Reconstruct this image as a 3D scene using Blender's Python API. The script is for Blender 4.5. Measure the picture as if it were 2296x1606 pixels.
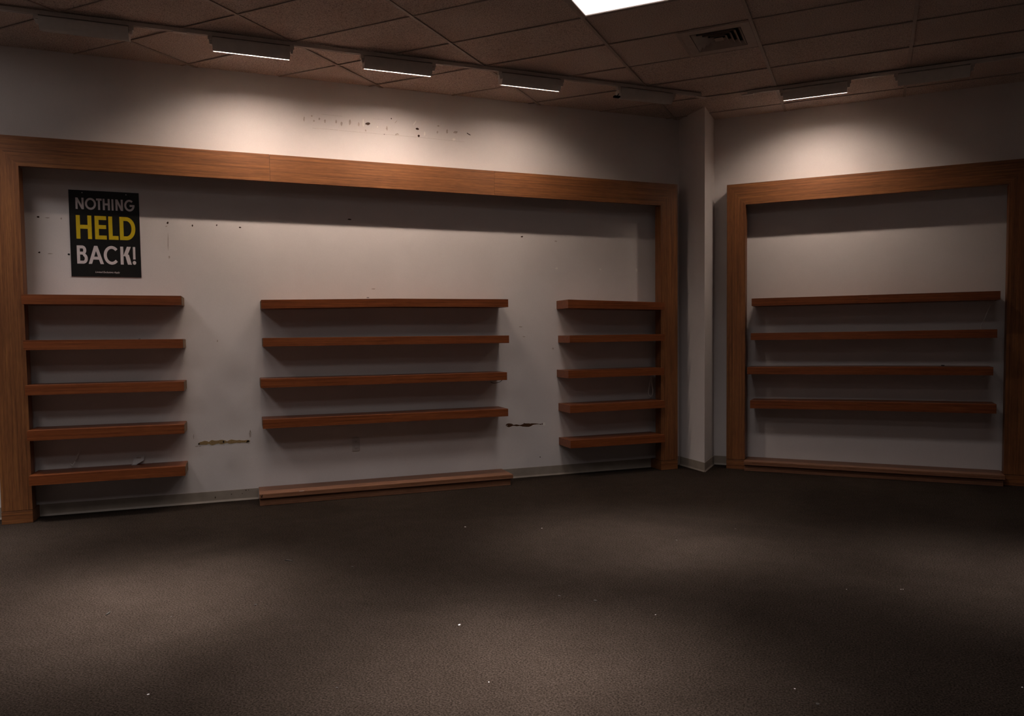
import bpy, bmesh, math, random
from mathutils import Matrix, Vector
random.seed(7)
for o in list(bpy.data.objects): bpy.data.objects.remove(o)
sc = bpy.context.scene

# ------------------------------------------------------------------ camera
CAMZ = 1.558                      # eye height above the carpet
H = 4.108                         # ceiling height
FPX, YAW, PITCH, ROLL, CX, CY = 1690.31, -0.41728, -0.04749, -0.0097, 1202.41, 836.81
_f = Vector((math.sin(YAW)*math.cos(PITCH), math.cos(YAW)*math.cos(PITCH), math.sin(PITCH)))
_r0 = Vector((math.cos(YAW), -math.sin(YAW), 0)); _u0 = _r0.cross(_f)
_r = _r0*math.cos(ROLL) + _u0*math.sin(ROLL); _u = -_r0*math.sin(ROLL) + _u0*math.cos(ROLL)
cam_d = bpy.data.cameras.new('camera'); cam = bpy.data.objects.new('camera', cam_d)
sc.collection.objects.link(cam); sc.camera = cam
cam_d.sensor_fit = 'HORIZONTAL'; cam_d.sensor_width = 36.0
cam_d.lens = 36.0*FPX/2296; cam_d.clip_start = .05; cam_d.clip_end = 100
cam_d.shift_x = (1148-CX)/2296; cam_d.shift_y = (CY-803)/2296
cam.matrix_world = Matrix(((_r.x, _u.x, -_f.x, 0), (_r.y, _u.y, -_f.y, 0), (_r.z, _u.z, -_f.z, CAMZ), (0, 0, 0, 1)))

# ------------------------------------------------------------------ world, exposure
w = bpy.data.worlds.new('world'); sc.world = w; w.use_nodes = True
w.node_tree.nodes['Background'].inputs[0].default_value = (0, 0, 0, 1)   # windowless room
w.node_tree.nodes['Background'].inputs[1].default_value = 0
sc.view_settings.view_transform = 'Standard'; sc.view_settings.look = 'None'
sc.view_settings.exposure = 0.0; sc.view_settings.gamma = 1.0
sc.view_settings.use_curve_mapping = False
# strengths of the lamps that hang in the room (each lamp is built further down)
TUBE = 390.0            # wall washer tubes
LENS = 1.3             # troffer lens
POOL = 20.0             # narrow part of a louvred troffer's beam, watts
WIDE = 17.0             # wide part of it
WARM = (1.0, .80, .67)
COOL = (1.0, .90, .87)

# ------------------------------------------------------------------ helpers
S2 = math.sqrt(.5)
NL, YR = 7.837, 9.165
ML = Matrix(((S2, -S2, 0, -NL*S2), (S2, S2, 0, NL*S2), (0, 0, 1, 0), (0, 0, 0, 1)))   # left wall: x along it, y into it, z up
MR = Matrix.Translation((0, YR, 0))                                                  # right wall
MW = Matrix.Identity(4)

def pix(px, py):
    d = _f + _r*((px-CX)/FPX) - _u*((py-CY)/FPX)
    return d
def on_wall(M, px, py, d=0.0):
    """pixel -> (x, z) on the plane d metres in front of that wall"""
    Mi = M.inverted(); o = Mi @ Vector((0, 0, CAMZ)); v = Mi.to_3x3() @ pix(px, py)
    k = (-d-o.y)/v.y
    p = o+v*k
    return p.x, p.z
def on_floor(px, py):
    v = pix(px, py); k = -CAMZ/v.z
    return v.x*k, v.y*k

class MB:
    def __init__(s): s.v = []; s.f = []
    def poly(s, pts):
        b = len(s.v); s.v += [tuple(p) for p in pts]; s.f.append(tuple(range(b, b+len(pts)))); return s
    def hexa(s, p):      # 0-3 one face ccw, 4-7 the opposite one
        b = len(s.v); s.v += [tuple(q) for q in p]
        for f in ((3, 2, 1, 0), (4, 5, 6, 7), (0, 1, 5, 4), (1, 2, 6, 5), (2, 3, 7, 6), (3, 0, 4, 7)):
            s.f.append(tuple(b+i for i in f))
        return s
    def box(s, x0, x1, y0, y1, z0, z1):
        return s.hexa([(x0, y0, z0), (x1, y0, z0), (x1, y1, z0), (x0, y1, z0), (x0, y0, z1), (x1, y0, z1), (x1, y1, z1), (x0, y1, z1)])
    def prism(s, poly, axis, a, b):   # poly: list of 2-tuples in the two remaining axes
        def p3(q, c):
            return {'x': (c, q[0], q[1]), 'y': (q[0], c, q[1]), 'z': (q[0], q[1], c)}[axis]
        n = len(poly); o = len(s.v)
        s.v += [p3(q, a) for q in poly] + [p3(q, b) for q in poly]
        s.f.append(tuple(o+i for i in range(n))[::-1]); s.f.append(tuple(o+n+i for i in range(n)))
        for i in range(n):
            j = (i+1) % n; s.f.append((o+i, o+j, o+n+j, o+n+i))
        return s
    def tube(s, path, r, n=8):
        P = [Vector(p) for p in path]; o = len(s.v)
        for i, p in enumerate(P):
            t = (P[min(i+1, len(P)-1)]-P[max(i-1, 0)]).normalized()
            a = t.cross(Vector((0, 0, 1)) if abs(t.z) < .9 else Vector((1, 0, 0))).normalized(); b = t.cross(a)
            for k in range(n):
                q = p+(a*math.cos(2*math.pi*k/n)+b*math.sin(2*math.pi*k/n))*r; s.v.append(tuple(q))
        for i in range(len(P)-1):
            for k in range(n):
                k2 = (k+1) % n; s.f.append((o+i*n+k, o+i*n+k2, o+(i+1)*n+k2, o+(i+1)*n+k))
        s.f.append(tuple(o+k for k in range(n))[::-1]); s.f.append(tuple(o+(len(P)-1)*n+k for k in range(n)))
        return s

ORG = {}
def link(o): sc.collection.objects.link(o); return o
def build(name, mb, mat, parent=None, M=MW, org=None, bevel=0, smooth=False, kind=None):
    """coordinates are in frame M; org (default: bottom centre) becomes the object's origin"""
    if org is None:
        xs, ys, zs = zip(*mb.v); org = ((min(xs)+max(xs))/2, (min(ys)+max(ys))/2, min(zs))
    me = bpy.data.meshes.new(name)
    me.from_pydata([(a-org[0], b-org[1], c-org[2]) for a, b, c in mb.v], [], mb.f)
    bm = bmesh.new(); bm.from_mesh(me); bmesh.ops.recalc_face_normals(bm, faces=bm.faces); bm.to_mesh(me); bm.free()
    if smooth:
        for pl in me.polygons: pl.use_smooth = True
    me.materials.append(mat); me.update()
    o = link(bpy.data.objects.new(name, me))
    place(o, org, parent, M)
    if bevel:
        b = o.modifiers.new('bevel', 'BEVEL'); b.width = bevel; b.segments = 2; b.limit_method = 'ANGLE'
    if kind: o['kind'] = kind
    return o
def place(o, org, parent, M):
    ORG[o.name] = org
    if parent is None: o.matrix_world = M @ Matrix.Translation(org)
    else:
        o.parent = parent; p = ORG[parent.name]; o.location = (org[0]-p[0], org[1]-p[1], org[2]-p[2])
def thing(name, org, label, cat, M=MW, group=None):
    o = link(bpy.data.objects.new(name, None)); o.empty_display_size = .1
    place(o, org, None, M); tag(o, label, cat, group); return o
def tag(o, label, cat, group=None):
    o['label'] = label; o['category'] = cat
    if group: o['group'] = group
    return o

# ------------------------------------------------------------------ materials
def new_mat(name, rough=.6, spec=.3):
    m = bpy.data.materials.new(name); m.use_nodes = True; nt = m.node_tree
    b = nt.nodes['Principled BSDF']; b.inputs['Roughness'].default_value = rough
    b.inputs['Specular IOR Level'].default_value = spec
    return m, nt, b
def node(nt, t, **kw):
    n = nt.nodes.new(t)
    for k, v in kw.items():
        if hasattr(n, k): setattr(n, k, v)
        else: n.inputs[k].default_value = v
    return n
def ramp(nt, stops):
    r = nt.nodes.new('ShaderNodeValToRGB'); e = r.color_ramp.elements
    while len(e) < len(stops): e.new(.5)
    for i, (p, c) in enumerate(stops): e[i].position = p; e[i].color = (*c, 1)
    return r
def coords(nt, scale, rnd=True, kind='Object', rot=(0, 0, 0)):
    tc = nt.nodes.new('ShaderNodeTexCoord'); mp = nt.nodes.new('ShaderNodeMapping')
    mp.inputs['Scale'].default_value = scale; mp.inputs['Rotation'].default_value = rot
    nt.links.new(tc.outputs[kind], mp.inputs['Vector'])
    if rnd:
        oi = nt.nodes.new('ShaderNodeObjectInfo'); mu = node(nt, 'ShaderNodeMath', operation='MULTIPLY'); mu.inputs[1].default_value = 37
        nt.links.new(oi.outputs['Random'], mu.inputs[0])
        nt.links.new(mu.outputs[0], mp.inputs['Location'])
    return mp
def bump(nt, b, src, strength, dist=.01):
    bp = node(nt, 'ShaderNodeBump', Strength=strength, Distance=dist)
    nt.links.new(src, bp.inputs['Height']); nt.links.new(bp.outputs[0], b.inputs['Normal'])
def mixc(nt, a, bcol, fac, mode='MIX'):
    m = nt.nodes.new('ShaderNodeMix'); m.data_type = 'RGBA'; m.blend_type = mode
    for s, v in ((6, a), (7, bcol)):
        if hasattr(v, 'is_linked'): nt.links.new(v, m.inputs[s])
        else: m.inputs[s].default_value = (*v, 1)
    if hasattr(fac, 'is_linked'): nt.links.new(fac, m.inputs[0])
    else: m.inputs[0].default_value = fac
    return m.outputs[2]
def plain(name, col, rough=.6, spec=.3, var=.08, scale=25):
    m, nt, b = new_mat(name, rough, spec)
    mp = coords(nt, (scale,)*3); n = node(nt, 'ShaderNodeTexNoise', Scale=1.0, Detail=4.0)
    nt.links.new(mp.outputs[0], n.inputs['Vector'])
    r = ramp(nt, [(.3, tuple(c*(1-var) for c in col)), (.7, tuple(min(1, c*(1+var)) for c in col))])
    nt.links.new(n.outputs[0], r.inputs[0]); nt.links.new(r.outputs[0], b.inputs['Base Color'])
    return m
def wood(name, dark, mid, light, vertical=False, rough=.48):
    m, nt, b = new_mat(name, rough, .35)
    k = (52, 52, 1.3) if vertical else (1.3, 52, 52)
    mp = coords(nt, k)
    n1 = node(nt, 'ShaderNodeTexNoise', Scale=1.0, Detail=6.0, Roughness=.62, Distortion=.5)
    k2 = (260, 260, 12) if vertical else (12, 260, 260)
    mp2 = coords(nt, k2); n2 = node(nt, 'ShaderNodeTexNoise', Scale=1.0, Detail=3.0)
    k3 = (9, 9, .55) if vertical else (.55, 9, 9)
    mp3 = coords(nt, k3)
    wv = node(nt, 'ShaderNodeTexWave', wave_type='RINGS', rings_direction='Z' if vertical else 'X', Scale=1.6, Distortion=3.2, Detail=2.5)
    for a, c in ((mp, n1), (mp2, n2), (mp3, wv)): nt.links.new(a.outputs[0], c.inputs['Vector'])
    r = ramp(nt, [(.28, dark), (.5, mid), (.74, light)])
    nt.links.new(n1.outputs[0], r.inputs[0])
    r2 = ramp(nt, [(.34, (.55, .52, .5)), (.58, (1, 1, 1))]); nt.links.new(n2.outputs[0], r2.inputs[0])
    r3 = ramp(nt, [(0, (.8, .78, .76)), (.5, (1, 1, 1)), (1, (1.0, 1.0, 1.0))]); nt.links.new(wv.outputs[0], r3.inputs[0])
    c = mixc(nt, r.outputs[0], r2.outputs[0], .6, 'MULTIPLY'); c = mixc(nt, c, r3.outputs[0], .7, 'MULTIPLY')
    nt.links.new(c, b.inputs['Base Color']); bump(nt, b, n2.outputs[0], .12, .002)
    return m

m_oak_h = wood('oak_veneer_along', (.125, .045, .016), (.22, .085, .029), (.31, .130, .041))
m_oak_v = wood('oak_veneer_upright', (.125, .045, .016), (.22, .085, .029), (.31, .130, .041), vertical=True)
m_shelf = wood('reddish_shelf_veneer', (.13, .034, .009), (.215, .060, .017), (.28, .086, .026), rough=.4)
m_base = wood('plinth_veneer', (.17, .075, .036), (.25, .115, .062), (.32, .16, .092))
m_batten = plain('shade_dark_batten', (.05, .028, .016), .8, .1)  # batten coloured near black to give the shade behind the posts
m_end = plain('raw_shelf_end', (.22, .15, .10), .8, .1)

# painted wall
m_wall, nt, b = new_mat('wall_paint', .85, .15)
mp = coords(nt, (1, 1, 1), rnd=False); n1 = node(nt, 'ShaderNodeTexNoise', Scale=1.3, Detail=5.0, Roughness=.6)
n2 = node(nt, 'ShaderNodeTexNoise', Scale=190.0, Detail=2.0)
for n in (n1, n2): nt.links.new(mp.outputs[0], n.inputs['Vector'])
r = ramp(nt, [(.3, (.67, .63, .615)), (.7, (.74, .70, .685))]); nt.links.new(n1.outputs[0], r.inputs[0])
r2 = ramp(nt, [(.3, (.9, .9, .9)), (.7, (1, 1, 1))]); nt.links.new(n2.outputs[0], r2.inputs[0])
nt.links.new(mixc(nt, r.outputs[0], r2.outputs[0], .6, 'MULTIPLY'), b.inputs['Base Color']); bump(nt, b, n2.outputs[0], .15, .002)

# mineral fibre ceiling tile: speckled with pits
m_tile, nt, b = new_mat('mineral_fibre_tile', .95, .05)
mp = coords(nt, (1, 1, 1)); n1 = node(nt, 'ShaderNodeTexNoise', Scale=115.0, Detail=3.0, Roughness=.75)
n2 = node(nt, 'ShaderNodeTexNoise', Scale=1.2, Detail=3.0)
for n in (n1, n2): nt.links.new(mp.outputs[0], n.inputs['Vector'])
r = ramp(nt, [(.38, (.27, .22, .19)), (.5, (.64, .545, .49)), (.66, (.76, .66, .60))]); nt.links.new(n1.outputs[0], r.inputs[0])
r2 = ramp(nt, [(.3, (.86, .85, .84)), (.7, (1, 1, 1))]); nt.links.new(n2.outputs[0], r2.inputs[0])
nt.links.new(mixc(nt, r.outputs[0], r2.outputs[0], 1.0, 'MULTIPLY'), b.inputs['Base Color']); bump(nt, b, n1.outputs[0], .7, .006)
m_grid = plain('painted_grid_bar', (.38, .32, .28), .5, .4)

# cut pile carpet, tone varied by soft random noise
m_carpet, nt, b = new_mat('brown_carpet', .98, .03)
mp = coords(nt, (1, 1, 1), rnd=False)
fine = node(nt, 'ShaderNodeTexNoise', Scale=105.0, Detail=4.0, Roughness=.75)
midn = node(nt, 'ShaderNodeTexNoise', Scale=9.0, Detail=5.0, Roughness=.65)
big = node(nt, 'ShaderNodeTexNoise', Scale=.75, Detail=3.0, Roughness=.5, Distortion=.6)
for n in (fine, midn, big): nt.links.new(mp.outputs[0], n.inputs['Vector'])
r = ramp(nt, [(.34, (.009, .006, .0045)), (.5, (.038, .0285, .0225)), (.66, (.077, .059, .047))]); nt.links.new(fine.outputs[0], r.inputs[0])
r2 = ramp(nt, [(.3, (.78, .77, .76)), (.7, (1, 1, 1))]); nt.links.new(midn.outputs[0], r2.inputs[0])
r3 = ramp(nt, [(.34, (.62, .60, .60)), (.6, (1, 1, 1))]); nt.links.new(big.outputs[0], r3.inputs[0])
c = mixc(nt, r.outputs[0], r2.outputs[0], .8, 'MULTIPLY'); c = mixc(nt, c, r3.outputs[0], .7, 'MULTIPLY')
nt.links.new(c, b.inputs['Base Color']); bump(nt, b, fine.outputs[0], .9, .012)

m_vinyl = plain('taupe_vinyl_base', (.31, .265, .22), .45, .4, .1, 9)
m_metal = plain('grey_painted_fixture', (.60, .58, .55), .5, .4, .04)
m_track = plain('track_enamel', (.62, .58, .54), .45, .4, .04)
m_inside = plain('white_reflector', (.82, .80, .76), .5, .3, .02)
m_dark = plain('black_void', (.012, .011, .01), .9, .05)
m_black = plain('poster_black', (.006, .006, .006), .45, .3, .1)
m_pale = plain('poster_pale_letter', (.68, .62, .63), .6, .2, .04)
m_yellow = plain('poster_yellow_letter', (.62, .46, .012), .6, .2, .05)
m_white = plain('white_plastic', (.62, .60, .58), .4, .4, .03)
m_plate = plain('outlet_plastic', (.52, .49, .47), .4, .4, .03)
m_wire = plain('white_wire', (.75, .72, .68), .5, .3, .03)
m_dwire = plain('dark_wire', (.03, .027, .024), .5, .3, .05)
m_paper = plain('scrap_paper', (.62, .60, .60), .7, .2, .06)
m_torn = plain('torn_brown_paper', (.085, .042, .022), .95, .05, .3, 60)
m_glue = plain('dried_glue', (.30, .21, .10), .8, .1, .35, 120)
m_spot = plain('hole_dark', (.045, .026, .018), .95, .05, .2)
m_scuff = plain('scuff_grey', (.44, .38, .345), .95, .05, .2)
m_chip = plain('bare_plaster', (.80, .77, .73), .95, .05, .05)
def emit(name, col, st):
    m, nt, b = new_mat(name); b.inputs['Base Color'].default_value = (.8, .8, .8, 1)
    b.inputs['Emission Color'].default_value = (*col, 1); b.inputs['Emission Strength'].default_value = st
    mp = coords(nt, (6, 6, 6)); n = node(nt, 'ShaderNodeTexNoise', Scale=1.0)     # faint unevenness of the housing plastic
    nt.links.new(mp.outputs[0], n.inputs['Vector']); r = ramp(nt, [(.3, (.78, .78, .78)), (.7, (.84, .84, .84))])
    nt.links.new(n.outputs[0], r.inputs[0]); nt.links.new(r.outputs[0], b.inputs['Base Color'])
    return m
m_lens = emit('lit_troffer_lens', COOL, LENS)

# ------------------------------------------------------------------ the room
XB0, XB1, YB = -9.1, 4.2, -3.0
TL0, TL1 = -5.05, 4.865                     # left wall run
CC = (-1.72, 8.602)                         # free corner of the column
def st(o): o['kind'] = 'structure'; return o
fl = MB(); fl.box(XB0-.3, XB1+.3, YB-.3, YR+.6, -.12, 0)
st(build('floor', fl, m_carpet, org=(0, 0, 0)))
wl = st(build('wall_left', MB().box(TL0, TL1, 0, .15, 0, H+.06), m_wall, M=ML))
wr = st(build('wall_right', MB().box(CC[0], XB1, 0, .15, 0, H+.06), m_wall, M=MR))
def lw(t, y=0): p = ML @ Vector((t, y, 0)); return (p.x, p.y)
col = MB().prism([lw(TL1, .14), lw(TL1, 0), CC, (CC[0], YR), (CC[0], YR+.14), (CC[0]-.35, YR+.14)], 'z', 0, H+.06)
wc = st(build('wall_corner', col, m_wall, bevel=.006))
st(build('wall_back', MB().box(XB0, XB1, YB-.15, YB, 0, H+.06), m_wall))
st(build('wall_side_right', MB().box(XB1, XB1+.15, YB, YR, 0, H+.06), m_wall))
xl, yl = lw(TL0)
st(build('wall_side_left', MB().box(xl-.15, xl, YB, yl, 0, H+.06), m_wall))

# ceiling: slab above, lay-in tiles and grid bars below it
ceil = st(build('ceiling', MB().box(XB0-.3, XB1+.3, YB-.3, YR+.3, H+.04, H+.10), m_dark, org=(0, 0, H+.04)))
GX0, GY0, GX, GY = -5.7959, 6.4179, 1.22, .61
def clip(poly):
    # inside the room: left wall n<NL, y<YR, and the outer box
    planes = [((S2, -S2), NL-.002), ((0, -1), YR-.002), ((0, 1), -YB), ((1, 0), -XB0), ((-1, 0), XB1)]
    for (a, c), d in planes:
        out = []
        for i in range(len(poly)):
            p, q = poly[i], poly[(i+1) % len(poly)]
            sp, sq = a*p[0]+c*p[1]+d, a*q[0]+c*q[1]+d
            if sp >= 0: out.append(p)
            if (sp >= 0) != (sq >= 0):
                t = sp/(sp-sq); out.append((p[0]+(q[0]-p[0])*t, p[1]+(q[1]-p[1])*t))
        poly = out
        if len(poly) < 3: return None
    return poly
def area(p): return abs(sum(p[i][0]*p[(i+1) % len(p)][1]-p[(i+1) % len(p)][0]*p[i][1] for i in range(len(p))))/2
# grid cells with a lamp: column, row, wide beam, narrow beam, spread of the wide beam
TROFF = [(3, -2, .85, .72, 122), (3, -6, .8, 1.35, 130), (1, -6, .5, 1.4, 118), (5, -2, .25, .5, 120), (-1, -6, 1.2, .6, 106), (1, -10, 1.3, 1.0, 142), (3, -10, 1.3, 1.0, 142)]  # last two: unseen troffers added to light shelf fronts and fixture backs
VENT = (3, 0)
tile_me = {}
g = .012
for i in range(-3, 9):
    for j in range(-16, 6):
        if any((i, j) == (a, c) for a, c, *_ in TROFF): continue
        x0, x1 = GX0+i*GX, GX0+(i+1)*GX; y0, y1 = GY0+j*GY, GY0+(j+1)*GY
        if (i, j) == VENT: x1 = x0+.61
        pl = clip([(x0+g*.3, y0+g*.3), (x1-g*.3, y0+g*.3), (x1-g*.3, y1-g*.3), (x0+g*.3, y1-g*.3)])
        if not pl or area(pl) < .004: continue
        full = abs(area(pl)-(GX-g*.6)*(GY-g*.6)) < 1e-4
        org = ((x0+x1)/2, (y0+y1)/2, H+.007)
        if full and 'full' in tile_me:
            o = link(bpy.data.objects.new('ceiling_tile', tile_me['full'])); place(o, (org[0], org[1], H+.007+random.uniform(0, .004)), ceil, MW)
        else:
            o = build('ceiling_tile', MB().prism(pl, 'z', H+.007, H+.026), m_tile, ceil, org=org)
            if full: tile_me['full'] = o.data
def bar(x0, x1, y0, y1, h=.030):
    pl = clip([(x0, y0), (x1, y0), (x1, y1), (x0, y1)])
    if pl and area(pl) > .0008: build('grid_bar', MB().prism(pl, 'z', H, H+.0065), m_grid, ceil)
for i in range(-3, 10): x = GX0+i*GX; bar(x-.014, x+.014, YB, YR)
for i in range(-3, 9):
    for j in range(-15, 6):
        y = GY0+j*GY; x = GX0+i*GX; bar(x+.014, x+GX-.014, y-.006, y+.006)
bar(GX0+3*GX+.61-.012, GX0+3*GX+.61+.012, GY0+.009, GY0+GY-.009)

# wall base
def cove(name, x0, x1, M, y=0):
    pr = [(y, 0), (y-.012, 0), (y-.008, .008), (y-.004, .018), (y-.0035, .105), (y, .106)]
    return st(build(name, MB().prism(pr, 'x', x0, x1), m_vinyl, M=M))
FD = .24                                     # how far the display frames stand off the wall
LX = (-1.978, -1.750, 4.474, 4.696); LZ = (3.050, 3.302)
RX = (-1.530, -1.320, 1.260, 1.484); RZ = (3.050, 3.290)
b1 = cove('baseboard_left', LX[1]+.002, .085, ML)
cove('baseboard_left', 2.612, LX[2]-.002, ML)
cove('baseboard_left', LX[3]+.002, TL1-.002, ML); cove('baseboard_left', TL0, LX[0]-.002, ML)
cove('baseboard_right', CC[0]+.002, RX[0]-.002, MR); cove('baseboard_right', RX[3]+.002, XB1, MR)
# column faces
a = Vector((*lw(TL1), 0)); c_ = Vector((*CC, 0)); e = Vector((CC[0], YR, 0))
def face_frame(p, q):
    x = (q-p).normalized(); z = Vector((0, 0, 1)); y = z.cross(x)
    return Matrix(((x.x, y.x, 0, p.x), (x.y, y.y, 0, p.y), (0, 0, 1, 0), (0, 0, 0, 1))), (q-p).length
F1, n1_ = face_frame(a, c_); F2, n2_ = face_frame(c_, e)
cove('baseboard_corner', .02, n1_+.004, F1); cove('baseboard_corner', -.004, n2_-.02, F2)

# ------------------------------------------------------------------ display frames (oak veneer)
def display_frame(X, Z, M, seams, label):
    x0, x1, x2, x3 = X; z0, z1 = Z
    t = thing('shelf_surround', ((x0+x3)/2, -FD/2, 0), label, 'frame', M, 'veneered display frames')
    yb, yf = -.002, -FD
    cuts = [None]+list(seams)+[None]
    # hollow valance: a fascia board with a board closing its top
    for k in range(len(cuts)-1):
        l, r_ = cuts[k], cuts[k+1]
        pl = []
        pl += [(x1, z0), ] if l is None else [(l+.0008, z0)]
        pl += [(x2, z0)] if r_ is None else [(r_-.0008, z0)]
        pl += [(x3, z1)] if r_ is None else [(r_-.0008, z1)]
        pl += [(x0, z1)] if l is None else [(l+.0008, z1)]
        build('top_rail', MB().prism(pl, 'y', yf, yf+.028), m_oak_h, t, M, bevel=.0006)
        a0_, a1_ = (x0 if l is None else l+.0008), (x3 if r_ is None else r_-.0008)
        build('top_board', MB().box(a0_+.001, a1_-.001, yf+.0285, yb, z1-.028, z1), m_oak_h, t, M)
    for o_, i_, in ((x0, x1), (x3, x2)):
        e_ = .0012 if i_ > o_ else -.0012
        pl = [(o_, .112), (i_, .112), (i_, z0), (o_, z1)]
        pl2 = [(o_, .112), (i_, .112), (i_, z0), (o_, z1-.030)]
        build('post', MB().prism(pl, 'y', yf+.0002, yf+.028), m_oak_v, t, M, bevel=.0006)
        build('post_return', MB().prism(pl2, 'y', yf+.0284, yf+.125), m_oak_v, t, M)
        c0, c1 = sorted((o_+(.004 if i_ > o_ else -.004), i_+(-.085 if i_ > o_ else .085)))
        build('wall_batten', MB().box(c0, c1, yf+.126, yb, .112, z1-.030), m_batten, t, M)
        build('base_block', MB().box(min(o_, i_), max(o_, i_), yf-.002, yb, 0, .107), m_oak_h, t, M, bevel=.0015)
    return t
display_frame(LX, LZ, ML, (.261, 2.48), 'long oak veneer frame around the wall display with the poster')
display_frame(RX, RZ, MR, (), 'oak veneer frame around the wall display right of the corner column')

# ------------------------------------------------------------------ shelves.  each board: x0,x1, top left/right, bottom left/right (z above the eye)
SD = .33
def shelf(boards, M, label, group, mats=None, ends=()):
    x0, x1 = boards[0][0], boards[-1][1]; z0 = min(min(b_[4], b_[5]) for b_ in boards)+CAMZ
    t = thing('floating_shelf', ((x0+x1)/2, -SD/2, z0), label, 'shelf', M, group)
    for k, (a0, a1, tl, tr, bl, br) in enumerate(boards):
        tl, tr, bl, br = (q+CAMZ for q in (tl, tr, bl, br)); dy = .0008*k
        if k: a0 = boards[0][1]+.0002
        f = [(a0, -SD-dy, bl), (a1, -SD-dy, br), (a1, -SD-dy, tr), (a0, -SD-dy, tl)]
        bk = [(a0, -.002, bl), (a1, -.002, br), (a1, -.002, tr), (a0, -.002, tl)]
        build('board', MB().hexa(f+bk), m_shelf, t, M, bevel=.0008)
        for side in ends:
            if side == 'l' and k == 0:
                build('end_cap', MB().box(a0-.003, a0-.0004, -SD+.012, -.004, bl+.004, tl-.004), m_end, t, M)
            if side == 'r' and k == len(boards)-1:
                build('end_cap', MB().box(a1+.0004, a1+.003, -SD+.012, -.004, br+.004, tr-.004), m_end, t, M)
    return t
gl = 'shelves left of the wall display under the poster'
LS = [((-1.748, -.525, .404, .404, .321, .322), 'short reddish wood shelf, topmost of the five under the poster'),
      ((-1.748, -.523, .017, .015, -.068, -.067), 'short reddish wood shelf, second from top under the poster'),
      ((-1.748, -.526, -.367, -.370, -.452, -.455), 'short reddish wood shelf, middle of the five under the poster'),
      ((-1.748, -.534, -.754, -.759, -.841, -.843), 'short reddish wood shelf, fourth from top under the poster, above the paper tag'),
      ((-1.748, -.537, -1.142, -1.140, -1.225, -1.228), 'short reddish wood shelf, lowest under the poster, with a paper tag on it')]
for b_, l in LS: shelf([b_], ML, l, gl, ends=('r',))
gm = 'long two-board shelves in the middle of the left wall'
MS = [([(.151, 1.380, .374, .397, .291, .318), (1.3815, 2.588, .397, .402, .318, .320)], 'long sagging reddish wood shelf, topmost of the four in the middle'),
      ([(.158, 1.3785, .018, .021, -.063, -.058), (1.380, 2.593, .022, .022, -.058, -.058)], 'long reddish wood shelf, second from top of the four in the middle'),
      ([(.128, 1.3485, -.367, -.370, -.450, -.449), (1.350, 2.566, -.369, -.365, -.449, -.447)], 'long reddish wood shelf, third of the four in the middle, with a dark cable below'),
      ([(.138, 1.3555, -.751, -.753, -.836, -.833), (1.357, 2.574, -.753, -.751, -.833, -.830)], 'long reddish wood shelf, lowest of the four in the middle, above the outlet')]
for b_, l in MS: shelf(b_, ML, l, gm, ends=('l',))
gr = 'short shelves at the right end of the left wall display'
RS = [((3.273, 4.472, .405, .383, .312, .299), 'short reddish wood shelf beside the corner column post, topmost of five, drooping right'),
      ((3.289, 4.472, .017, .023, -.063, -.055), 'short reddish wood shelf beside the corner column post, second from top of five'),
      ((3.270, 4.462, -.367, -.362, -.450, -.445), 'short reddish wood shelf beside the corner column post, middle of five, above the wire loop'),
      ((3.287, 4.472, -.746, -.740, -.831, -.823), 'short reddish wood shelf beside the corner column post, fourth from top, below the wire loop'),
      ((3.289, 4.472, -1.134, -1.132, -1.218, -1.220), 'short reddish wood shelf beside the corner column post, lowest of five')]
for b_, l in RS: shelf([b_], ML, l, gr)
gw = 'long two-board shelves on the right wall'
WS = [([(-1.237, -.030, .415, .4175, .330, .3315), (-.0285, 1.190, .4175, .420, .3315, .333)], 'long reddish wood shelf on the right wall, topmost of four, with a white wire below'),
      ([(-1.245, -.0355, .023, .028, -.056, -.056), (-.034, 1.169, .028, .036, -.056, -.051)], 'long reddish wood shelf on the right wall, second from top of four'),
      ([(-1.284, -.0705, -.364, -.350, -.446, -.436), (-.069, 1.140, -.350, -.346, -.436, -.431)], 'long reddish wood shelf on the right wall, third from top, shifted left'),
      ([(-1.250, -.0335, -.746, -.731, -.835, -.824), (-.032, 1.174, -.731, -.723, -.824, -.818)], 'long reddish wood shelf on the right wall, lowest of four')]
for b_, l in WS: shelf(b_, MR, l, gw)

def base(x0, x1, M, label, bd, pd, xin):
    t = thing('display_plinth', ((x0+x1)/2, -bd/2, 0), label, 'plinth', M, 'low plinths on the carpet')
    build('top_board', MB().box(x0, x1, -bd, -.002, .073, .115), m_base, t, M, bevel=.002)
    build('kick_box', MB().box(x0+.003, x1-xin, -pd, -.02, 0, .0725), m_base, t, M, bevel=.002)
    return t
pm = base(.089, 2.602, ML, 'low wooden plinth on the carpet under the outlet with a white sticker', .385, .36, .02)
base(-1.316, 1.258, MR, 'low wooden plinth on the carpet along the right wall display', .35, .315, .01)
# sticker on the front edge of the plinth
x, z = on_wall(ML, 676, 1099, .36)
build('sticker', MB().box(x-.022, x+.022, -.384, -.372, .1152, .1158), m_paper, pm, ML)
x, z = on_wall(ML, 587, 1114, .385)
build('scratch', MB().prism([(x-.006, .080), (x+.004, .083), (x+.009, .108), (x+.002, .110), (x-.001, .098), (x-.008, .106)], 'y', -.3858, -.385), m_spot, pm, ML)

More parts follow.
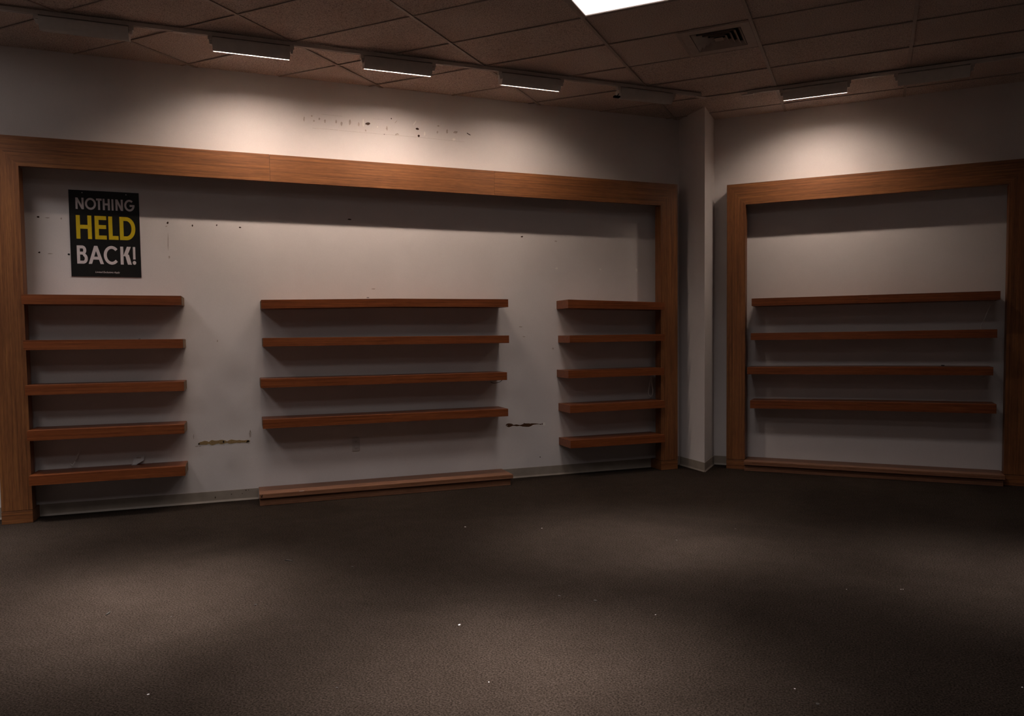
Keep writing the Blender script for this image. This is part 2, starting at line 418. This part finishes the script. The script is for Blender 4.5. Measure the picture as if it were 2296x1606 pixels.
# ------------------------------------------------------------------ poster
PX0, PX1, PZ0, PZ1 = -1.4335, -.8745, .5865+CAMZ, 1.3565+CAMZ
PW, PH = PX1-PX0, PZ1-PZ0
po = thing('sale_poster', ((PX0+PX1)/2, -.004, PZ0), 'black poster with grey and yellow capitals pinned on the left wall', 'poster', ML)
build('board', MB().box(PX0, PX1, -.006, -.001, PZ0, PZ1), m_black, po, ML)
build('white_edge', MB().box(PX0-.003, PX1+.003, -.0035, -.0008, PZ0-.003, PZ1+.003), m_pale, po, ML)
def glyph(ch, sw):
    """unit box glyph as list of quads; sw = (stroke width, stroke height) as fractions of the box"""
    a, h = sw
    Q = []
    def rect(x0, y0, x1, y1): Q.append([(x0, y0), (x1, y0), (x1, y1), (x0, y1)])
    def stroke(x0, y0, x1, y1, wd): Q.append([(x0, y0), (x0+wd, y0), (x1+wd, y1), (x1, y1)])
    def ring(cx, cy, rx, ry, a0, a1, n=28, ix=None, iy=None):
        ix = rx-a if ix is None else ix; iy = ry-h if iy is None else iy
        for k in range(n):
            u, v = (math.radians(a0+(a1-a0)*q/n) for q in (k, k+1))
            Q.append([(cx+ix*math.cos(u), cy+iy*math.sin(u)), (cx+rx*math.cos(u), cy+ry*math.sin(u)),
                      (cx+rx*math.cos(v), cy+ry*math.sin(v)), (cx+ix*math.cos(v), cy+iy*math.sin(v))])
    if ch == 'N': rect(0, 0, a, 1); rect(1-a, 0, 1, 1); stroke(1-a*1.08, 0, 0, 1, a*1.08)
    if ch == 'O': ring(.5, .5, .5, .52, 0, 360, 40)
    if ch == 'T': rect(.5-a/2, 0, .5+a/2, 1); rect(0, 1-h, 1, 1)
    if ch == 'H': rect(0, 0, a, 1); rect(1-a, 0, 1, 1); rect(a, .43, 1-a, .43+h)
    if ch == 'I': rect(0, 0, 1, 1)
    if ch == 'G': ring(.5, .5, .5, .52, 48, 355, 34); rect(.52, .5-h*.62, 1, .5+h*.38)
    if ch == 'E': rect(0, 0, a, 1); rect(a, 0, 1, h); rect(a, 1-h, 1, 1); rect(a, .45, .97, .45+h)
    if ch == 'L': rect(0, 0, a, 1); rect(a, 0, 1, h)
    if ch == 'D':
        rect(0, 0, a, 1); rect(a, 0, .42, h); rect(a, 1-h, .42, 1); ring(.42, .5, .58, .5, -90, 90, 24)
    if ch == 'B':
        rect(0, 0, a, 1); rect(a, 0, .6, h); rect(a, 1-h, .55, 1); rect(a, .5, .55, .5+h)
        ring(.58, .29, .42, .29, -90, 90, 16); ring(.52, .74, .36, .26, -90, 90, 16)
    if ch == 'A': stroke(0, 0, .5-a*.55, 1, a*1.1); stroke(1-a*1.1, 0, .5-a*.55, 1, a*1.1); rect(.24, .24, .76, .24+h)
    if ch == 'C': ring(.52, .5, .52, .52, 42, 318, 34)
    if ch == 'K': rect(0, 0, a, 1); stroke(a*.9, .47, 1-a*1.5, 1, a*1.35); stroke(1-a*1.35, 0, a*1.5, .56, a*1.35)
    if ch == '!':
        rect(.16, .3, .84, 1); ring(.5, .11, .5, .11, 0, 360, 20, ix=0, iy=0)
    return Q
def word(spans, v0, v1, mat, sw, sh):
    """spans: (letter, u0, u1) across the poster; v measured down from its top"""
    mb = MB()
    for ch, u0, u1 in spans:
        wfrac = sw/(u1-u0); hfrac = sh/(v1-v0)
        for qi, qd in enumerate(glyph(ch, (min(wfrac, .5), hfrac))):
            mb.poly([(PX0+PW*(u0+(u1-u0)*x), -.0066-.00005*(qi if qi < 4 else 4+qi % 2), PZ1-PH*(v1-(v1-v0)*y)) for x, y in qd])
    return build('lettering', mb, mat, po, ML)
def sp(txt, off, px): return [(c, (a-off)/1010, (b_-off)/1010) for c, (a, b_) in zip(txt, px)]
word(sp('NOTHING', 222, [(316, 432), (450, 607), (610, 690), (703, 805), (830, 857), (887, 995), (1015, 1165)]), .087, .219, m_pale, .029, .0235)
word(sp('HELD', 234, [(325, 545), (590, 757), (787, 928), (948, 1178)]), .290, .562, m_yellow, .056, .045)
word(sp('BACK!', 250, [(338, 490), (500, 718), (720, 942), (962, 1125), (1138, 1190)]), .640, .851, m_pale, .043, .034)
cu = bpy.data.curves.new('small_print', 'FONT'); cu.body = 'Limited Exclusions Apply'; cu.size = .0225; cu.shear = .2; cu.align_x = 'CENTER'
tmp = link(bpy.data.objects.new('small_print', cu)); bpy.context.view_layer.update()
me = bpy.data.meshes.new_from_object(tmp.evaluated_get(bpy.context.evaluated_depsgraph_get()))
bpy.data.objects.remove(tmp)
mb = MB(); mb.v = [(PX0+PW*.51+v.co.x*.86, -.0066, PZ1-PH*.955+v.co.y) for v in me.vertices]; mb.f = [tuple(p.vertices) for p in me.polygons]
build('small_print', mb, m_pale, po, ML)
for u in (.19, .815):
    build('pin', MB().tube([(PX0+PW*u, -.009, PZ1-PH*.028), (PX0+PW*u, -.005, PZ1-PH*.028)], .004), m_white, po, ML)

# ------------------------------------------------------------------ outlet
ou = thing('wall_outlet', (1.0325, -.004, .412), 'white duplex power outlet below the middle shelves', 'outlet', ML)
build('cover_plate', MB().box(.996, 1.069, -.010, -.0005, .412, .547), m_plate, ou, ML, bevel=.002)
for k, zc in enumerate((.508, .452)):
    ring = [(1.0325+.017*math.cos(q*math.pi/8), zc+.0145*math.sin(q*math.pi/8)) for q in range(16)]
    s_ = build('socket', MB().prism(ring, 'y', -.0125 if k == 0 else -.020, -.010), m_plate, ou, ML)
    if k == 0:
        for dx, hh in ((-.0062, .011), (.0062, .009)):
            build('slot', MB().box(1.0325+dx-.0013, 1.0325+dx+.0013, -.0129, -.0125, zc, zc+hh), m_dark, s_, ML)
        build('slot', MB().box(1.0325-.0025, 1.0325+.0025, -.0129, -.0125, zc-.010, zc-.005), m_dark, s_, ML)
build('screw', MB().tube([(1.0325, -.0115, .480), (1.0325, -.010, .480)], .003), m_metal, ou, ML)

# ------------------------------------------------------------------ track lights
TD = .93                                       # track distance from the wall
def tubemat(k):
    return emit('lit_tube', WARM, TUBE*k) if k > 0 else m_white
def lamp_track(x0, x1, M, label, joints, feed_r):
    t = thing('light_track', ((x0+x1)/2, -TD, H-.032), label, 'track', M, 'ceiling light tracks')
    cuts = [x0]+joints+[x1]
    for a_, c in zip(cuts[:-1], cuts[1:]):
        mb = MB(); mb.box(a_+.001, c-.001, -TD-.018, -TD-.006, H-.032, H-.001); mb.box(a_+.001, c-.001, -TD+.006, -TD+.018, H-.032, H-.001)
        mb.box(a_+.001, c-.001, -TD-.006, -TD+.006, H-.012, H-.001)
        build('track_rail', mb, m_track, t, M)
    for j in joints: build('joint', MB().box(j-.05, j+.05, -TD-.020, -TD+.020, H-.036, H-.0325), m_track, t, M)
    for e_ in (x0, x1):
        build('end_feed', MB().box(e_-.06, e_+.06, -TD-.021, -TD+.021, H-.040, H-.0325), m_track, t, M, bevel=.002)
    return t
lamp_track(-3.3, 4.55, ML, 'long grey light track on the ceiling along the left wall', [-.43, 1.72], True)
lamp_track(-1.20, 1.30, MR, 'short grey light track on the ceiling along the right wall', [], True)

def washer(x0, x1, M, k, label, extra=False, lip=.0968):
    xc = (x0+x1)/2; z = H
    t = thing('wall_washer', (xc, -TD, z-.155), label, 'light', M, 'wall washer heads on the tracks')
    def P(prof): return [(-TD+a_, z+c) for a_, c in prof]
    # rear shell, curved; inner side white
    rear = [(-.040, -.052)]+[(-.040+.040*(q/8)**2.2, -.052-lip*(q/8)) for q in range(1, 9)]
    th = .0025
    inner = [(a_+th, c) for a_, c in rear[::-1]]
    mb = MB()
    n = len(rear)
    for q in range(n-1):
        (a0, c0), (a1, c1) = rear[q], rear[q+1]
        mb.hexa([(x0, -TD+a0, z+c0), (x1, -TD+a0, z+c0), (x1, -TD+a1, z+c1), (x0, -TD+a1, z+c1),
                 (x0, -TD+a0+th, z+c0), (x1, -TD+a0+th, z+c0), (x1, -TD+a1+th, z+c1), (x0, -TD+a1+th, z+c1)])
    build('rear_shell', mb, m_metal, t, M)
    mb = MB(); mb.box(x0, x1, -TD-.040, -TD+.103, z-.052, z-.049); mb.box(x0, x1, -TD+.100, -TD+.103, z-.119, z-.052)
    build('hood', mb, m_metal, t, M)
    mb = MB(); mb.box(x0+.003, x1-.003, -TD-.034, -TD+.0995, z-.0545, z-.0525); mb.box(x0+.003, x1-.003, -TD+.0975, -TD+.0995, z-.118, z-.0545)
    build('reflector', mb, m_inside, t, M)
    prof = P(rear+[(.103, -.120), (.103, -.049), (-.040, -.049)])
    for xa, xb in ((x0-.004, x0), (x1, x1+.004)):
        build('end_plate', MB().prism(prof, 'x', xa, xb), m_metal, t, M)
    # louvre blades across the opening
    mb = MB(); nb = 22
    for q in range(1, nb):
        x = x0+(x1-x0)*q/nb
        mb.prism(P([(.003, -.144), (.003, -.132), (.097, -.106), (.097, -.118)]), 'x', x-.0022, x+.0022)
    build('louvre', mb, m_metal, t, M)
    build('lamp_tube', MB().tube([(x0+.02, -TD+.045, z-.096), (x1-.02, -TD+.045, z-.096)], .019, 12), tubemat(k), t, M, smooth=True)
    for xa, sgn in ((x0, -1), (x1, 1)):
        a_, c = sorted((xa+sgn*.005, xa+sgn*.040))
        br = build('bracket', MB().box(a_, c, -TD-.020, -TD+.020, z-.066, z-.0325), m_track, t, M, bevel=.002)
        q0, q1 = (a_+.008, c) if sgn < 0 else (a_, c-.008)
        mb = MB().hexa([(q0+.006, -TD-.016, z-.100), (q1-.004, -TD-.016, z-.100), (q1-.004, -TD+.016, z-.100), (q0+.006, -TD+.016, z-.100),
                        (q0, -TD-.019, z-.069), (q1, -TD-.019, z-.069), (q1, -TD+.019, z-.069), (q0, -TD+.019, z-.069)])
        build('knuckle', mb, m_track, br, M)
    if extra:
        mb = MB().tube([(x0-.020, -TD, z-.101), (x0-.035, -TD+.01, z-.128)], .004); mb.box(x0-.075, x0-.012, -TD-.02, -TD+.02, z-.142, z-.128)
        build('dangling_clip', mb, m_dark, t, M)
    return t
washer(-1.411, -.806, ML, 0, 'unlit grey wall washer at the far left end of the long track')
washer(-.182, .420, ML, 1.0, 'lit wall washer on the long track, second from the left')
washer(1.058, 1.659, ML, 1.0, 'lit wall washer on the long track, middle one of five')
washer(2.344, 2.939, ML, .55, 'lit wall washer on the long track, fourth from the left')
washer(3.606, 4.197, ML, 0, 'unlit wall washer on the long track nearest the corner column, with a dangling clip', True)
washer(-.840, -.242, MR, .85, 'lit wall washer on the short right track', lip=.0930)
washer(.224, .825, MR, 0, 'unlit wall washer at the right end of the short right track')

# ------------------------------------------------------------------ troffers and the air vent
LBL = ['bright rectangular troffer light in the ceiling beside the air vent',
       'troffer light in the ceiling above the middle of the carpet, nearer the viewer',
       'troffer light in the ceiling above the left of the carpet', 'dim troffer light in the ceiling above the right of the carpet',
       'troffer light in the ceiling close to the left wall, beyond the poster', 'added unseen troffer light in the ceiling for frontal fill, to the left', 'added unseen troffer light in the ceiling for frontal fill, nearest the viewer']
for (i, j, k, kp, spw), lb in zip(TROFF, LBL):
    x0, y0 = GX0+i*GX+.014, GY0+j*GY+.010; x1, y1 = x0+GX-.028, y0+GY-.020; xc, yc = (x0+x1)/2, (y0+y1)/2
    t = thing('troffer_light', (xc, yc, H+.001), lb, 'light', MW, 'recessed troffers')
    mb = MB(); e_ = .022
    mb.box(x0, x1, y0, y0+e_, H+.001, H+.012); mb.box(x0, x1, y1-e_, y1, H+.001, H+.012)
    mb.box(x0, x0+e_, y0+e_, y1-e_, H+.001, H+.012); mb.box(x1-e_, x1, y0+e_, y1-e_, H+.001, H+.012)
    build('frame', mb, m_grid, t)
    build('lens', MB().box(x0+e_, x1-e_, y0+e_, y1-e_, H+.009, H+.012), m_lens, t)
    for en, spd, dz in ((POOL*kp, 36, .004), (WIDE*k, spw, .005)):
        ld = bpy.data.lights.new('louvred_beam', 'AREA'); ld.shape = 'RECTANGLE'; ld.size = GX-.1; ld.size_y = GY-.1
        ld.energy = en; ld.color = COOL; ld.spread = math.radians(spd)
        lo = link(bpy.data.objects.new('troffer_beam', ld)); lo.parent = t; lo.location = (0, 0, dz)
vx0, vy0 = GX0+3*GX+.61+.012, GY0+.010; vx1, vy1 = GX0+4*GX-.014, GY0+GY-.010
vc = ((vx0+vx1)/2, (vy0+vy1)/2)
vt = thing('air_vent', (vc[0], vc[1], H-.001), 'square ceiling air vent with nested louvre rings', 'vent')
def ring_box(mb, ho, hi, z0, z1, zi0=None, zi1=None):
    """square ring around vc, outer half size ho at z0..z1, inner half size hi at zi0..zi1"""
    zi0 = z0 if zi0 is None else zi0; zi1 = z1 if zi1 is None else zi1
    c4 = [(-1, -1), (1, -1), (1, 1), (-1, 1)]
    for q in range(4):
        (ax, ay), (bx, by) = c4[q], c4[(q+1) % 4]
        mb.hexa([(vc[0]+ax*ho, vc[1]+ay*ho, z0), (vc[0]+bx*ho, vc[1]+by*ho, z0), (vc[0]+bx*hi, vc[1]+by*hi, zi0), (vc[0]+ax*hi, vc[1]+ay*hi, zi0),
                 (vc[0]+ax*ho, vc[1]+ay*ho, z1), (vc[0]+bx*ho, vc[1]+by*ho, z1), (vc[0]+bx*hi, vc[1]+by*hi, zi1), (vc[0]+ax*hi, vc[1]+ay*hi, zi1)])
    return mb
build('face_panel', ring_box(MB(), .291, .212, H-.001, H+.006), m_grid, vt)
build('duct', MB().box(vc[0]-.25, vc[0]+.25, vc[1]-.25, vc[1]+.25, H+.036, H+.039), m_dark, vt)
for q in range(4):
    ho = .206-.043*q
    build('vane', ring_box(MB(), ho, ho-.030, H-.001, H+.001, H+.030, H+.032), m_grid, vt)
build('centre_plate', MB().box(vc[0]-.036, vc[0]+.036, vc[1]-.036, vc[1]+.036, H+.004, H+.007), m_grid, vt)

# ------------------------------------------------------------------ wear on the left wall: torn board, plug holes, tape scraps (parts of the wall)
def mark(name, mat, pts, th=.0008, d=0.0):
    """pts: pixel outline -> thin patch on the left wall"""
    pl = [on_wall(ML, *p) for p in pts]
    return build(name, MB().prism(pl, 'y', -th-d, .0), mat, wl, ML)
def blob(px, py, rx, ry, n=9, jit=.3):
    return [(px+rx*math.cos(2*math.pi*k/n)*random.uniform(1-jit, 1+jit), py+ry*math.sin(2*math.pi*k/n)*random.uniform(1-jit, 1+jit)) for k in range(n)]
def strip(pts):     # pts: (x, y, half height)
    return [(x, y-h) for x, y, h in pts]+[(x, y+h) for x, y, h in pts[::-1]]
# crop coordinates of the glue line: origin (400,930), 7.3 px per px
gl_ = [(330, 478, 14), (360, 470, 22), (390, 466, 25), (430, 460, 33), (470, 462, 28), (500, 462, 14), (520, 460, 30), (550, 458, 44), (585, 458, 34), (620, 452, 26),
       (660, 446, 26), (695, 448, 36), (730, 446, 34), (770, 446, 22), (800, 448, 12), (830, 446, 28), (870, 440, 34), (920, 440, 24), (960, 440, 20), (1000, 438, 24),
       (1040, 438, 18), (1080, 438, 16), (1120, 436, 22), (1150, 434, 18), (1170, 430, 8)]
mark('torn_paper', m_chip, [(400+x/7.3, 930+y/7.3) for x, y in strip([(x, y+6, h+9) for x, y, h in gl_])], .0006)
mark('glue_strip', m_glue, [(400+x/7.3, 930+y/7.3) for x, y in strip(gl_)], .0035)
for x, y, r_ in ((337, 478, 12), (738, 444, 16), (1138, 436, 16), (1120, 445, 9)): mark('plug_hole', m_dark, blob(400+x/7.3, 930+y/7.3, r_/7.3, r_/7.3), .0042)
for x, y, rx, ry, m in ((300, 520, 26, 7, m_scuff), (355, 518, 14, 6, m_scuff), (735, 494, 22, 5, m_scuff), (1150, 470, 36, 4, m_scuff), (1175, 320, 16, 60, m_scuff), (1180, 275, 12, 12, m_chip), (250, 360, 7, 42, m_scuff), (855, 488, 18, 3, m_scuff)):
    mark('scuff', m, blob(400+x/7.3, 930+y/7.3, rx/7.3, ry/7.3), .0005)
# brown tear: origin (1080,880), 10.036 px per px
tr_ = [(545, 740, 14), (570, 738, 32), (610, 742, 46), (650, 738, 36), (685, 735, 26), (710, 740, 12), (740, 742, 14), (780, 742, 22), (815, 744, 18), (850, 746, 10), (880, 746, 14), (920, 744, 28),
       (970, 736, 38), (1020, 738, 40), (1060, 738, 40), (1100, 735, 30), (1125, 724, 28), (1150, 716, 18), (1190, 712, 14), (1240, 710, 10), (1275, 714, 7), (1300, 718, 5), (1320, 722, 12), (1345, 718, 5), (1380, 708, 22), (1395, 708, 10)]
cv = lambda x, y: (1080+x/10.036, 880+y/10.036)
mark('torn_paper', m_chip, [cv(x, y) for x, y in strip([(x, y+8, h+8) for x, y, h in tr_])], .0006)
mark('torn_board', m_torn, [cv(x, y) for x, y in strip(tr_)], .0012)
mark('plaster_chip', m_chip, [cv(x, y) for x, y in blob(1403, 715, 34, 38, 10, .12)], .0016)
mark('plug_hole', m_spot, [cv(x, y) for x, y in blob(955, 702, 12, 16)], .0012)
mark('plug_hole', m_spot, [cv(x, y) for x, y in blob(1315, 1456, 11, 14)], .0012)
mark('plaster_chip', m_chip, [cv(x, y) for x, y in blob(568, 745, 12, 8)], .0016)
# upper wall: origin (640,220), 4.991 px per px
cu_ = lambda x, y: (640+x/4.991, 220+y/4.991)
for x, y, rx, ry, m in ((920, 287, 24, 15, m_spot), (1475, 346, 17, 14, m_spot), (1490, 424, 13, 14, m_spot), (1184, 230, 6, 8, m_spot), (1106, 406, 6, 4, m_spot),
                        (442, 258, 11, 22, m_scuff), (627, 285, 11, 26, m_scuff), (722, 272, 10, 30, m_scuff), (820, 292, 9, 26, m_scuff), (870, 280, 11, 44, m_chip),
                        (208, 235, 9, 24, m_scuff), (295, 200, 9, 10, m_scuff), (318, 255, 9, 14, m_scuff), (380, 232, 9, 14, m_scuff), (567, 266, 9, 20, m_scuff), (898, 362, 7, 14, m_scuff),
                        (1135, 335, 9, 26, m_scuff), (1250, 408, 24, 12, m_scuff), (1256, 414, 16, 7, m_chip), (1558, 400, 8, 22, m_chip), (1700, 382, 8, 14, m_scuff), (1810, 375, 10, 24, m_scuff),
                        (1905, 383, 24, 13, m_scuff), (1885, 462, 17, 12, m_chip), (1030, 322, 9, 11, m_chip), (1712, 312, 12, 8, m_scuff)):
    mark('plug_hole' if m is m_spot else 'tape_scrap', m, [cu_(*p) for p in blob(x, y, rx, ry)], .0012 if m is m_spot else .0007)
for x0, y0, x1, y1, wd, m in ((1225, 278, 1250, 252, 4, m_scuff), (1430, 300, 1462, 258, 10, m_chip), (2030, 392, 2070, 415, 5, m_spot), (495, 350, 590, 358, 1.6, m_scuff), (300, 335, 495, 350, 1, m_scuff),
                        (600, 362, 1100, 405, 1, m_scuff), (1100, 405, 1560, 445, 1.2, m_scuff), (1560, 445, 2000, 490, 1.0, m_scuff), (400, 180, 640, 205, 1, m_scuff), (980, 232, 1100, 240, 1, m_scuff)):
    mark('scratch', m, [cu_(x0, y0-wd), cu_(x1, y1-wd), cu_(x1, y1+wd), cu_(x0, y0+wd)], .0004)
# inside the display: origin (0,350), 3.5687 px per px
cd = lambda x, y: (x/3.5687, 350+y/3.5687)
for x, y, rx, ry, m in ((305, 487, 12, 8, m_spot), (378, 495, 20, 3, m_scuff), (490, 500, 8, 8, m_scuff), (315, 771, 10, 7, m_spot), (400, 782, 24, 4, m_scuff), (552, 787, 9, 8, m_dark),
                        (1341, 535, 9, 10, m_spot), (1540, 557, 5, 8, m_spot), (1734, 553, 5, 7, m_spot), (1920, 572, 9, 7, m_spot), (1345, 690, 3, 75, m_scuff), (1355, 810, 7, 12, m_scuff), (1330, 562, 8, 4, m_scuff), (1740, 1480, 6, 8, m_scuff)):
    mark('plug_hole' if m is not m_scuff else 'scuff', m, [cd(*p) for p in blob(x, y, rx, ry)], .0011)
for px, py, rx, ry, m in ((784, 492, 4, 1.5, m_spot), (1170, 531, 2.5, 2, m_spot), (1246, 541, 2.5, 1.5, m_scuff), (1248, 602, 3, 2.5, m_chip), (1346, 604, 2.5, 2, m_chip), (1427, 606, 2, 4, m_chip),
                       (838, 648, 5, 1.2, m_scuff), (1167, 733, 4, 1.2, m_scuff), (1175, 755, 3, 1.2, m_scuff), (1240, 782, 2, 2, m_scuff), (1200, 1078, 2, 2, m_scuff)):
    mark('scuff' if m is m_scuff else 'plug_hole', m, blob(px, py, rx, ry), .0009)
# spots on the vinyl base
for x, y, rx, ry in ((605, 1358, 8, 18), (870, 1302, 8, 8), (1045, 1292, 5, 10), (1107, 1238, 8, 8), (1150, 1236, 7, 6)):
    px, py = 400+x/7.3, 930+y/7.3
    pl = [on_wall(ML, *p, .004) for p in blob(px, py, rx/7.3, ry/7.3)]
    build('stain', MB().prism(pl, 'y', -.0045, -.003), m_spot, b1, ML)

# ------------------------------------------------------------------ loose wires and scraps
def wire(name, M, pts, d, r_, mat, label, cat='wire'):
    P = [(*on_wall(M, px, py, dd), dd) for (px, py), dd in zip(pts, d)]
    path = []
    for k in range(len(P)-1):
        p0, p1, p2, p3 = P[max(k-1, 0)], P[k], P[k+1], P[min(k+2, len(P)-1)]
        for q in range(5):
            u = q/5; c = [.5*(2*p1[i]+(p2[i]-p0[i])*u+(2*p0[i]-5*p1[i]+4*p2[i]-p3[i])*u*u+(3*p1[i]-p0[i]-3*p2[i]+p3[i])*u**3) for i in range(3)]
            path.append((c[0], -c[2], c[1]))
    path.append((P[-1][0], -P[-1][2], P[-1][1]))
    return tag(build(name, MB().tube(path, r_, 6), mat, M=M, smooth=True), label, cat)
wire('loose_wire', ML, [(181, 992), (179, 1004), (174, 1022), (165, 1041), (161, 1043), (158, 1040)], (.05, .05, .05, .045, .045, .045), .0042, m_wire, 'short white wire end hanging above the lowest shelf under the poster')
wire('loose_wire', ML, [(1461, 842), (1461, 858), (1464, 876), (1462, 887), (1458, 889), (1454, 882), (1456, 864), (1460, 843)], (.10,)*8, .0036, m_wire, 'thin white wire loop hanging beside the corner column post')
wire('loose_wire', MR, [(2228, 674), (2224, 681), (2215, 697), (2208, 714), (2200, 729), (2199, 739)], (.16, .16, .16, .16, .16, .16), .0042, m_wire, 'white wire strung between the two upper shelves of the right wall')
wire('loose_wire', MR, [(2210, 846), (2206, 848), (2203, 850), (2201, 847)], (.2, .2, .2, .2), .005, m_wire, 'white wire stub under the third shelf of the right wall')
wire('cable_loop', ML, [(1100, 857), (1106, 859.5), (1114, 858.5), (1122, 856), (1126, 852)], (.25, .27, .28, .29, .3), .003, m_dwire, 'thin dark cable drooping under a long middle shelf', 'cable')
# crumpled tag on the lowest left shelf
tg = thing('paper_tag', (-.95, -.03, .418), 'small crumpled clear paper tag on the lowest shelf under the poster', 'tag', ML)
mb = MB()
q = [(-1.000, -.035, .419), (-.965, -.05, .4175), (-.905, -.028, .452), (-.898, -.012, .492), (-.975, -.008, .500), (-.992, -.012, .470)]
mb.poly([q[0], q[1], q[2], q[5]]); mb.poly([q[5], q[2], q[3], q[4]]); o = build('sheet', mb, m_paper, tg, ML)
o.modifiers.new('solid', 'SOLIDIFY').thickness = .001
mb = MB().box(-1.006, -.962, -.06, -.03, .4165, .4185); build('flap', mb, m_paper, tg, ML)
build('print', MB().prism([(-.965, .474), (-.93, .470), (-.925, .480), (-.945, .485), (-.968, .482)], 'y', -.022, -.0205), m_scuff, tg, ML)
# crumbs on shelf tops
def crumb(name, M, px, py, d, s_, mat, label, grp, cat):
    x, z = on_wall(M, px, py, d); mb = MB()
    n = 6
    pts = [(x+s_*1.5*math.cos(2*math.pi*k/n)*random.uniform(.6, 1.2), -d+s_*math.sin(2*math.pi*k/n)*random.uniform(.6, 1.2)) for k in range(n)]
    mb.prism(pts, 'z', z-.0, z+s_*.8)
    return tag(build(name, mb, mat, M=M), label, cat, grp)
crumb('plaster_crumb', ML, 825, 668.3, .3, .007, m_dwire, 'dark crumb on the topmost long middle shelf', 'crumbs left on shelves', 'debris')
crumb('plaster_crumb', MR, 2114, 820.4, .2, .010, m_dark, 'dark crumb on the third shelf of the right wall', 'crumbs left on shelves', 'debris')
crumb('plaster_crumb', ML, 313, 760.6, .3, .005, m_dwire, 'dark crumb on the second shelf under the poster', 'crumbs left on shelves', 'debris')

# litter on the carpet: pixel, size, kind
LIT = [(1043, 1182, .012, 'w'), (1215, 1185, .008, 'w'), (1030, 1402, .013, 'w'), (332, 1558, .009, 'w'), (1470, 1379, .007, 'w'), (1782, 1545, .006, 'w'), (2292, 1542, .008, 'w'), (2020, 1322, .006, 'w'), (2025, 1322, .006, 'w'), (1898, 1322, .005, 'w'), (1096, 1530, .006, 'w'),
       (648, 1258, .020, 't'), (573, 1357, .012, 'd'), (790, 1272, .010, 'd'), (242, 1377, .016, 't'), (1254, 1337, .012, 'd'), (1335, 1348, .014, 'd'), (1517, 1212, .009, 'd'), (1649, 1187, .011, 'd'), (1833, 1580, .012, 'd'), (755, 1543, .008, 'd'), (384, 1384, .007, 'd')]
LITL = ['tiny white scrap on the carpet in front of the plinth under the outlet',
        'tiny white scrap on the carpet in front of the brown wall tear',
        'largest white scrap in the middle of the carpet',
        'tiny white scrap at the bottom left of the carpet',
        'tiny white scrap on the dark carpet patch right of the middle',
        'tiny white scrap near the bottom edge of the carpet, right half',
        'tiny white scrap at the far right edge of the carpet',
        'left one of two touching white scraps on the right carpet',
        'right one of two touching white scraps on the right carpet',
        'faintest white scrap left of the touching pair on the right carpet',
        'tiny white scrap near the bottom edge of the carpet, middle',
        'long thin dark sliver on the carpet left of the middle',
        'dark clump on the lit left carpet below the long sliver',
        'dark clump at the right end of the lit left carpet patch',
        'thin dark sliver on the lit carpet at the far left',
        'dark clump left of the pair in the middle of the carpet',
        'dark clump right of the pair in the middle of the carpet',
        'dark clump on the lit carpet under the troffer light, nearer one',
        'dark clump on the carpet before the right wall plinth',
        'dark clump at the bottom edge of the carpet, right half',
        'dark clump near the bottom edge of the carpet, left half',
        'smallest dark clump on the lit left carpet']
for (px, py, s_, kd), ll in zip(LIT, LITL):
    x, y = on_floor(px, py); a0 = random.uniform(0, 3); n = 6; s_ *= .6 if kd == 'w' else .85; ax, ay = (2.2, .45) if kd == 't' else (1.2, .8)
    pts = []
    for k in range(n):
        u, v = s_*ax*math.cos(2*math.pi*k/n)*random.uniform(.7, 1.1), s_*ay*math.sin(2*math.pi*k/n)*random.uniform(.7, 1.1)
        pts.append((x+u*math.cos(a0)-v*math.sin(a0), y+u*math.sin(a0)+v*math.cos(a0)))
    mb = MB().prism(pts, 'z', 0, s_*.35)
    nm, lb, m = {'w': ('paper_scrap', 'tiny white scrap lying on the brown carpet', m_paper), 'd': ('dirt_clump', 'tiny dark clump of dirt on the brown carpet', m_dwire), 't': ('twig', 'thin dark sliver on the lit left part of the carpet', m_dwire)}[kd]
    tag(build(nm, mb, m), ll, 'litter', lb.split(' ')[1]+' litter on the carpet')
